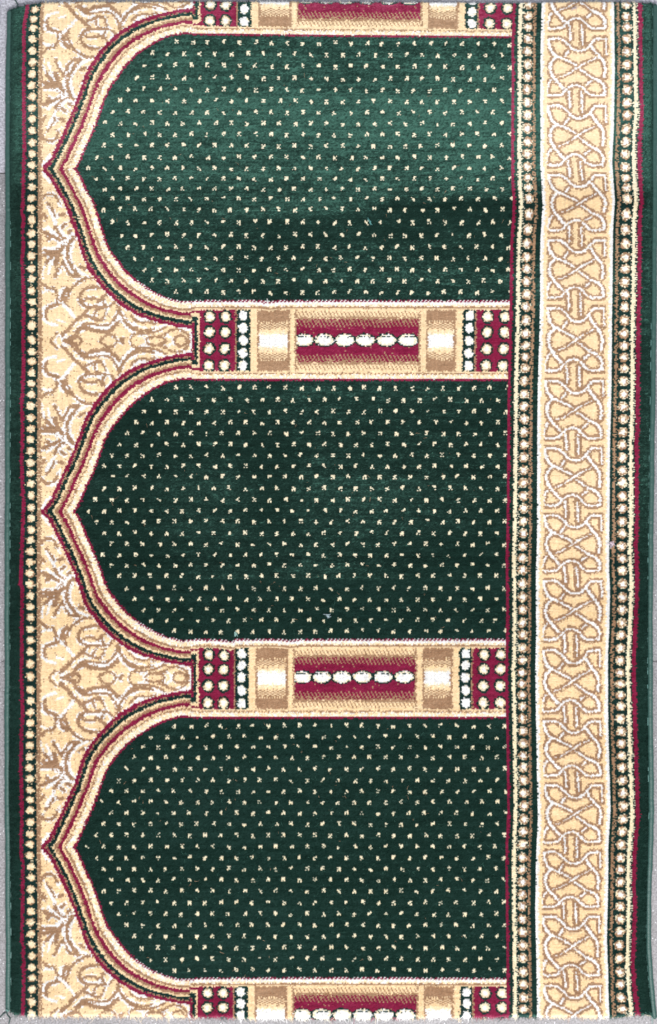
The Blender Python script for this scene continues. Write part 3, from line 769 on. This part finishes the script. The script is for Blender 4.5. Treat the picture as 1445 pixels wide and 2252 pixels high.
# ------------------------------------------------------------------ lint lying on the rug
def lint(name, x, y, col, size, label, seed, n=9, long=None):
    r = np.random.default_rng(seed)
    mat = yarn_material('lint_' + str(seed), col, 0.8, 0.2, 900)
    parts = []
    for q in range(n):
        a_ = r.uniform(0, 2 * np.pi) if long is None else long + r.normal(0, 0.25)
        p0 = np.array([r.normal(0, size * 0.25), r.normal(0, size * 0.25)])
        if long is not None: p0 *= 0.4
        pts = []
        for t in np.linspace(-0.5, 0.5, 5):
            ln = size * r.uniform(0.7, 1.1)
            pts.append(((p0[0] + math.cos(a_) * t * ln + r.normal(0, size * 0.05)) * S, (p0[1] - math.sin(a_) * t * ln + r.normal(0, size * 0.05)) * S, 0.0016 + r.uniform(0, 0.0007)))
        parts.append(tube(smooth(pts, 4), 0.42 * S, 5))
    o = mesh_obj(name, *join(parts), mat, None, True)
    o.location = ((x - CX) * S, (CY - y) * S, ZTOP + 0.0004)
    o['label'] = label; o['category'] = 'lint'
    return o
lint('lint_fibre', 813, 488, (0.12, 0.32, 0.31), 13, 'long teal lint strand on the dark crease across the far niche', 51, 5, math.radians(65))
lint('lint_fluff', 1344, 1196, (0.62, 0.50, 0.56), 11, 'pale mauve lint fluff beside the knotwork border', 52, 14)
lint('lint_fluff', 720, 1354, (0.42, 0.52, 0.56), 11, 'pale blue grey lint fluff among the dots of the middle niche', 53, 6)
lint('lint_fluff', 588, 662, (0.66, 0.66, 0.64), 8, 'tiny white lint tuft on the fold at the lower edge of the far niche', 54, 6, math.radians(90))
lint('lint_fluff', 519, 1394, (0.30, 0.50, 0.46), 10, 'pale green lint tuft at the lower left corner of the middle niche', 55, 7, math.radians(85))
lint('lint_fluff', 1262, 20, (0.42, 0.34, 0.36), 14, 'grey brown lint fluff at the far end of the knotwork border', 56, 7, math.radians(-20))

# ------------------------------------------------------------------ floor: speckled grey tiles with thin joints
def floor_material():
    m, nt, bs = new_mat('speckled_grey_tile'); N = nt.nodes; Lk = nt.links.new
    at = N.new('ShaderNodeAttribute'); at.attribute_name = 'tile_tone'
    tc = N.new('ShaderNodeTexCoord')
    n1 = N.new('ShaderNodeTexNoise'); n1.inputs['Scale'].default_value = 320; n1.inputs['Detail'].default_value = 4
    n2 = N.new('ShaderNodeTexNoise'); n2.inputs['Scale'].default_value = 14; n2.inputs['Detail'].default_value = 3
    vo = N.new('ShaderNodeTexVoronoi'); vo.inputs['Scale'].default_value = 190
    for q in (n1, n2, vo): Lk(tc.outputs['Object'], q.inputs['Vector'])
    r1 = N.new('ShaderNodeValToRGB'); r1.color_ramp.elements[0].position = 0.36; r1.color_ramp.elements[1].position = 0.66
    r1.color_ramp.elements[0].color = (0.135, 0.128, 0.131, 1); r1.color_ramp.elements[1].color = (0.29, 0.28, 0.288, 1)
    Lk(n1.outputs['Fac'], r1.inputs[0])
    mr = N.new('ShaderNodeMapRange'); mr.inputs['From Min'].default_value = 0.3; mr.inputs['From Max'].default_value = 0.7; mr.inputs['To Min'].default_value = 0.85; mr.inputs['To Max'].default_value = 1.12
    Lk(n2.outputs['Fac'], mr.inputs['Value'])
    s1 = N.new('ShaderNodeVectorMath'); s1.operation = 'SCALE'; Lk(r1.outputs['Color'], s1.inputs[0]); Lk(mr.outputs[0], s1.inputs['Scale'])
    s2 = N.new('ShaderNodeVectorMath'); s2.operation = 'MULTIPLY'; Lk(s1.outputs[0], s2.inputs[0]); Lk(at.outputs['Color'], s2.inputs[1])
    lt = N.new('ShaderNodeMath'); lt.operation = 'LESS_THAN'; lt.inputs[1].default_value = 0.16; Lk(vo.outputs['Distance'], lt.inputs[0])
    gt = N.new('ShaderNodeMath'); gt.operation = 'GREATER_THAN'; gt.inputs[1].default_value = 0.72
    sp = N.new('ShaderNodeSeparateColor'); Lk(vo.outputs['Color'], sp.inputs[0]); Lk(sp.outputs[0], gt.inputs[0])
    an = N.new('ShaderNodeMath'); an.operation = 'MULTIPLY'; Lk(lt.outputs[0], an.inputs[0]); Lk(gt.outputs[0], an.inputs[1])
    mx = N.new('ShaderNodeMix'); mx.data_type = 'RGBA'; Lk(an.outputs[0], mx.inputs['Factor']); Lk(s2.outputs[0], mx.inputs['A']); mx.inputs['B'].default_value = (0.72, 0.72, 0.74, 1)
    Lk(mx.outputs['Result'], bs.inputs['Base Color'])
    bs.inputs['Roughness'].default_value = 0.5
    bp = N.new('ShaderNodeBump'); bp.inputs['Strength'].default_value = 0.25; bp.inputs['Distance'].default_value = 0.0006
    Lk(n1.outputs['Fac'], bp.inputs['Height']); Lk(bp.outputs[0], bs.inputs['Normal'])
    return m
ys = [-2000, -700, 377, 1455.5, 2540, 3600]; xs = [-2580, -420, 1740, 3900]
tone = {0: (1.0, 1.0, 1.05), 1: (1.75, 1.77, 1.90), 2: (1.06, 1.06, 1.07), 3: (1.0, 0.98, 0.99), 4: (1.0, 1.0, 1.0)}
fv, ff, ft = [], [], []
g = 1.2
for r_ in range(5):
    for c_ in range(3):
        o = len(fv)
        x0, x1, y0, y1 = xs[c_] + g, xs[c_ + 1] - g, ys[r_] + g, ys[r_ + 1] - g
        cor = [(x0, y1), (x1, y1), (x1, y0), (x0, y0)]
        b_ = 1.0
        ins = [(x0 + b_, y1 - b_), (x1 - b_, y1 - b_), (x1 - b_, y0 + b_), (x0 + b_, y0 + b_)]
        fv += [W3(px_, py_, 0) for px_, py_ in ins] + [W3(px_, py_, -0.0012) for px_, py_ in cor]
        ff += [(o, o + 1, o + 2, o + 3)] + [(o + q, o + 4 + q, o + 4 + (q + 1) % 4, o + (q + 1) % 4) for q in range(4)]
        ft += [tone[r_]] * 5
o = len(fv)
fv += [W3(xs[0], ys[-1], -0.0012), W3(xs[-1], ys[-1], -0.0012), W3(xs[-1], ys[0], -0.0012), W3(xs[0], ys[0], -0.0012)]
ff += [(o, o + 1, o + 2, o + 3)]; ft += [(0.45, 0.44, 0.44)]
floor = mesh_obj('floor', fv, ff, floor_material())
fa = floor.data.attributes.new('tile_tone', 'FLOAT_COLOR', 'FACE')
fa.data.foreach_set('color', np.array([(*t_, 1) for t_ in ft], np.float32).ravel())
floor['kind'] = 'structure'

# ------------------------------------------------------------------ light, world, camera
world = bpy.data.worlds.new('World'); scene.world = world; world.use_nodes = True
bg = world.node_tree.nodes['Background']; bg.inputs[0].default_value = (0.86, 0.92, 1.0, 1); bg.inputs[1].default_value = 0.72
def area(name, loc, target, sx, sy, power, col):
    ld = bpy.data.lights.new(name, 'AREA'); ld.shape = 'RECTANGLE'; ld.size = sx; ld.size_y = sy; ld.energy = power; ld.color = col
    o = bpy.data.objects.new(name, ld); COL.objects.link(o); o.location = loc
    from mathutils import Vector
    o.rotation_euler = (Vector(target) - Vector(loc)).to_track_quat('-Z', 'Y').to_euler()
    return o
area('soft_key_lamp', (0.5, -3.7, 4.6), (0, 0, 0), 3.6, 2.0, 530, (1.0, 0.985, 0.97))  # added soft main lamp, no known window; near side chosen for the pile's sheen
cam = bpy.data.cameras.new('camera'); co = bpy.data.objects.new('camera', cam); COL.objects.link(co)
DIST = 2.5
cam.sensor_fit = 'VERTICAL'; cam.sensor_height = 24.0; cam.lens = 24.0 * DIST / (PLAN_H * S)
scene.cycles.pixel_filter_type = 'BLACKMAN_HARRIS'; scene.cycles.filter_width = 1.75
cam.clip_start = 0.05; cam.clip_end = 50
co.location = (0, 0, ZTOP + DIST); co.rotation_euler = (0, 0, 0)
scene.camera = co
vs = scene.view_settings
vs.view_transform = 'Standard'; vs.look = 'None'; vs.exposure = 0.0; vs.gamma = 1.0
try: vs.use_curve_mapping = False
except Exception: pass
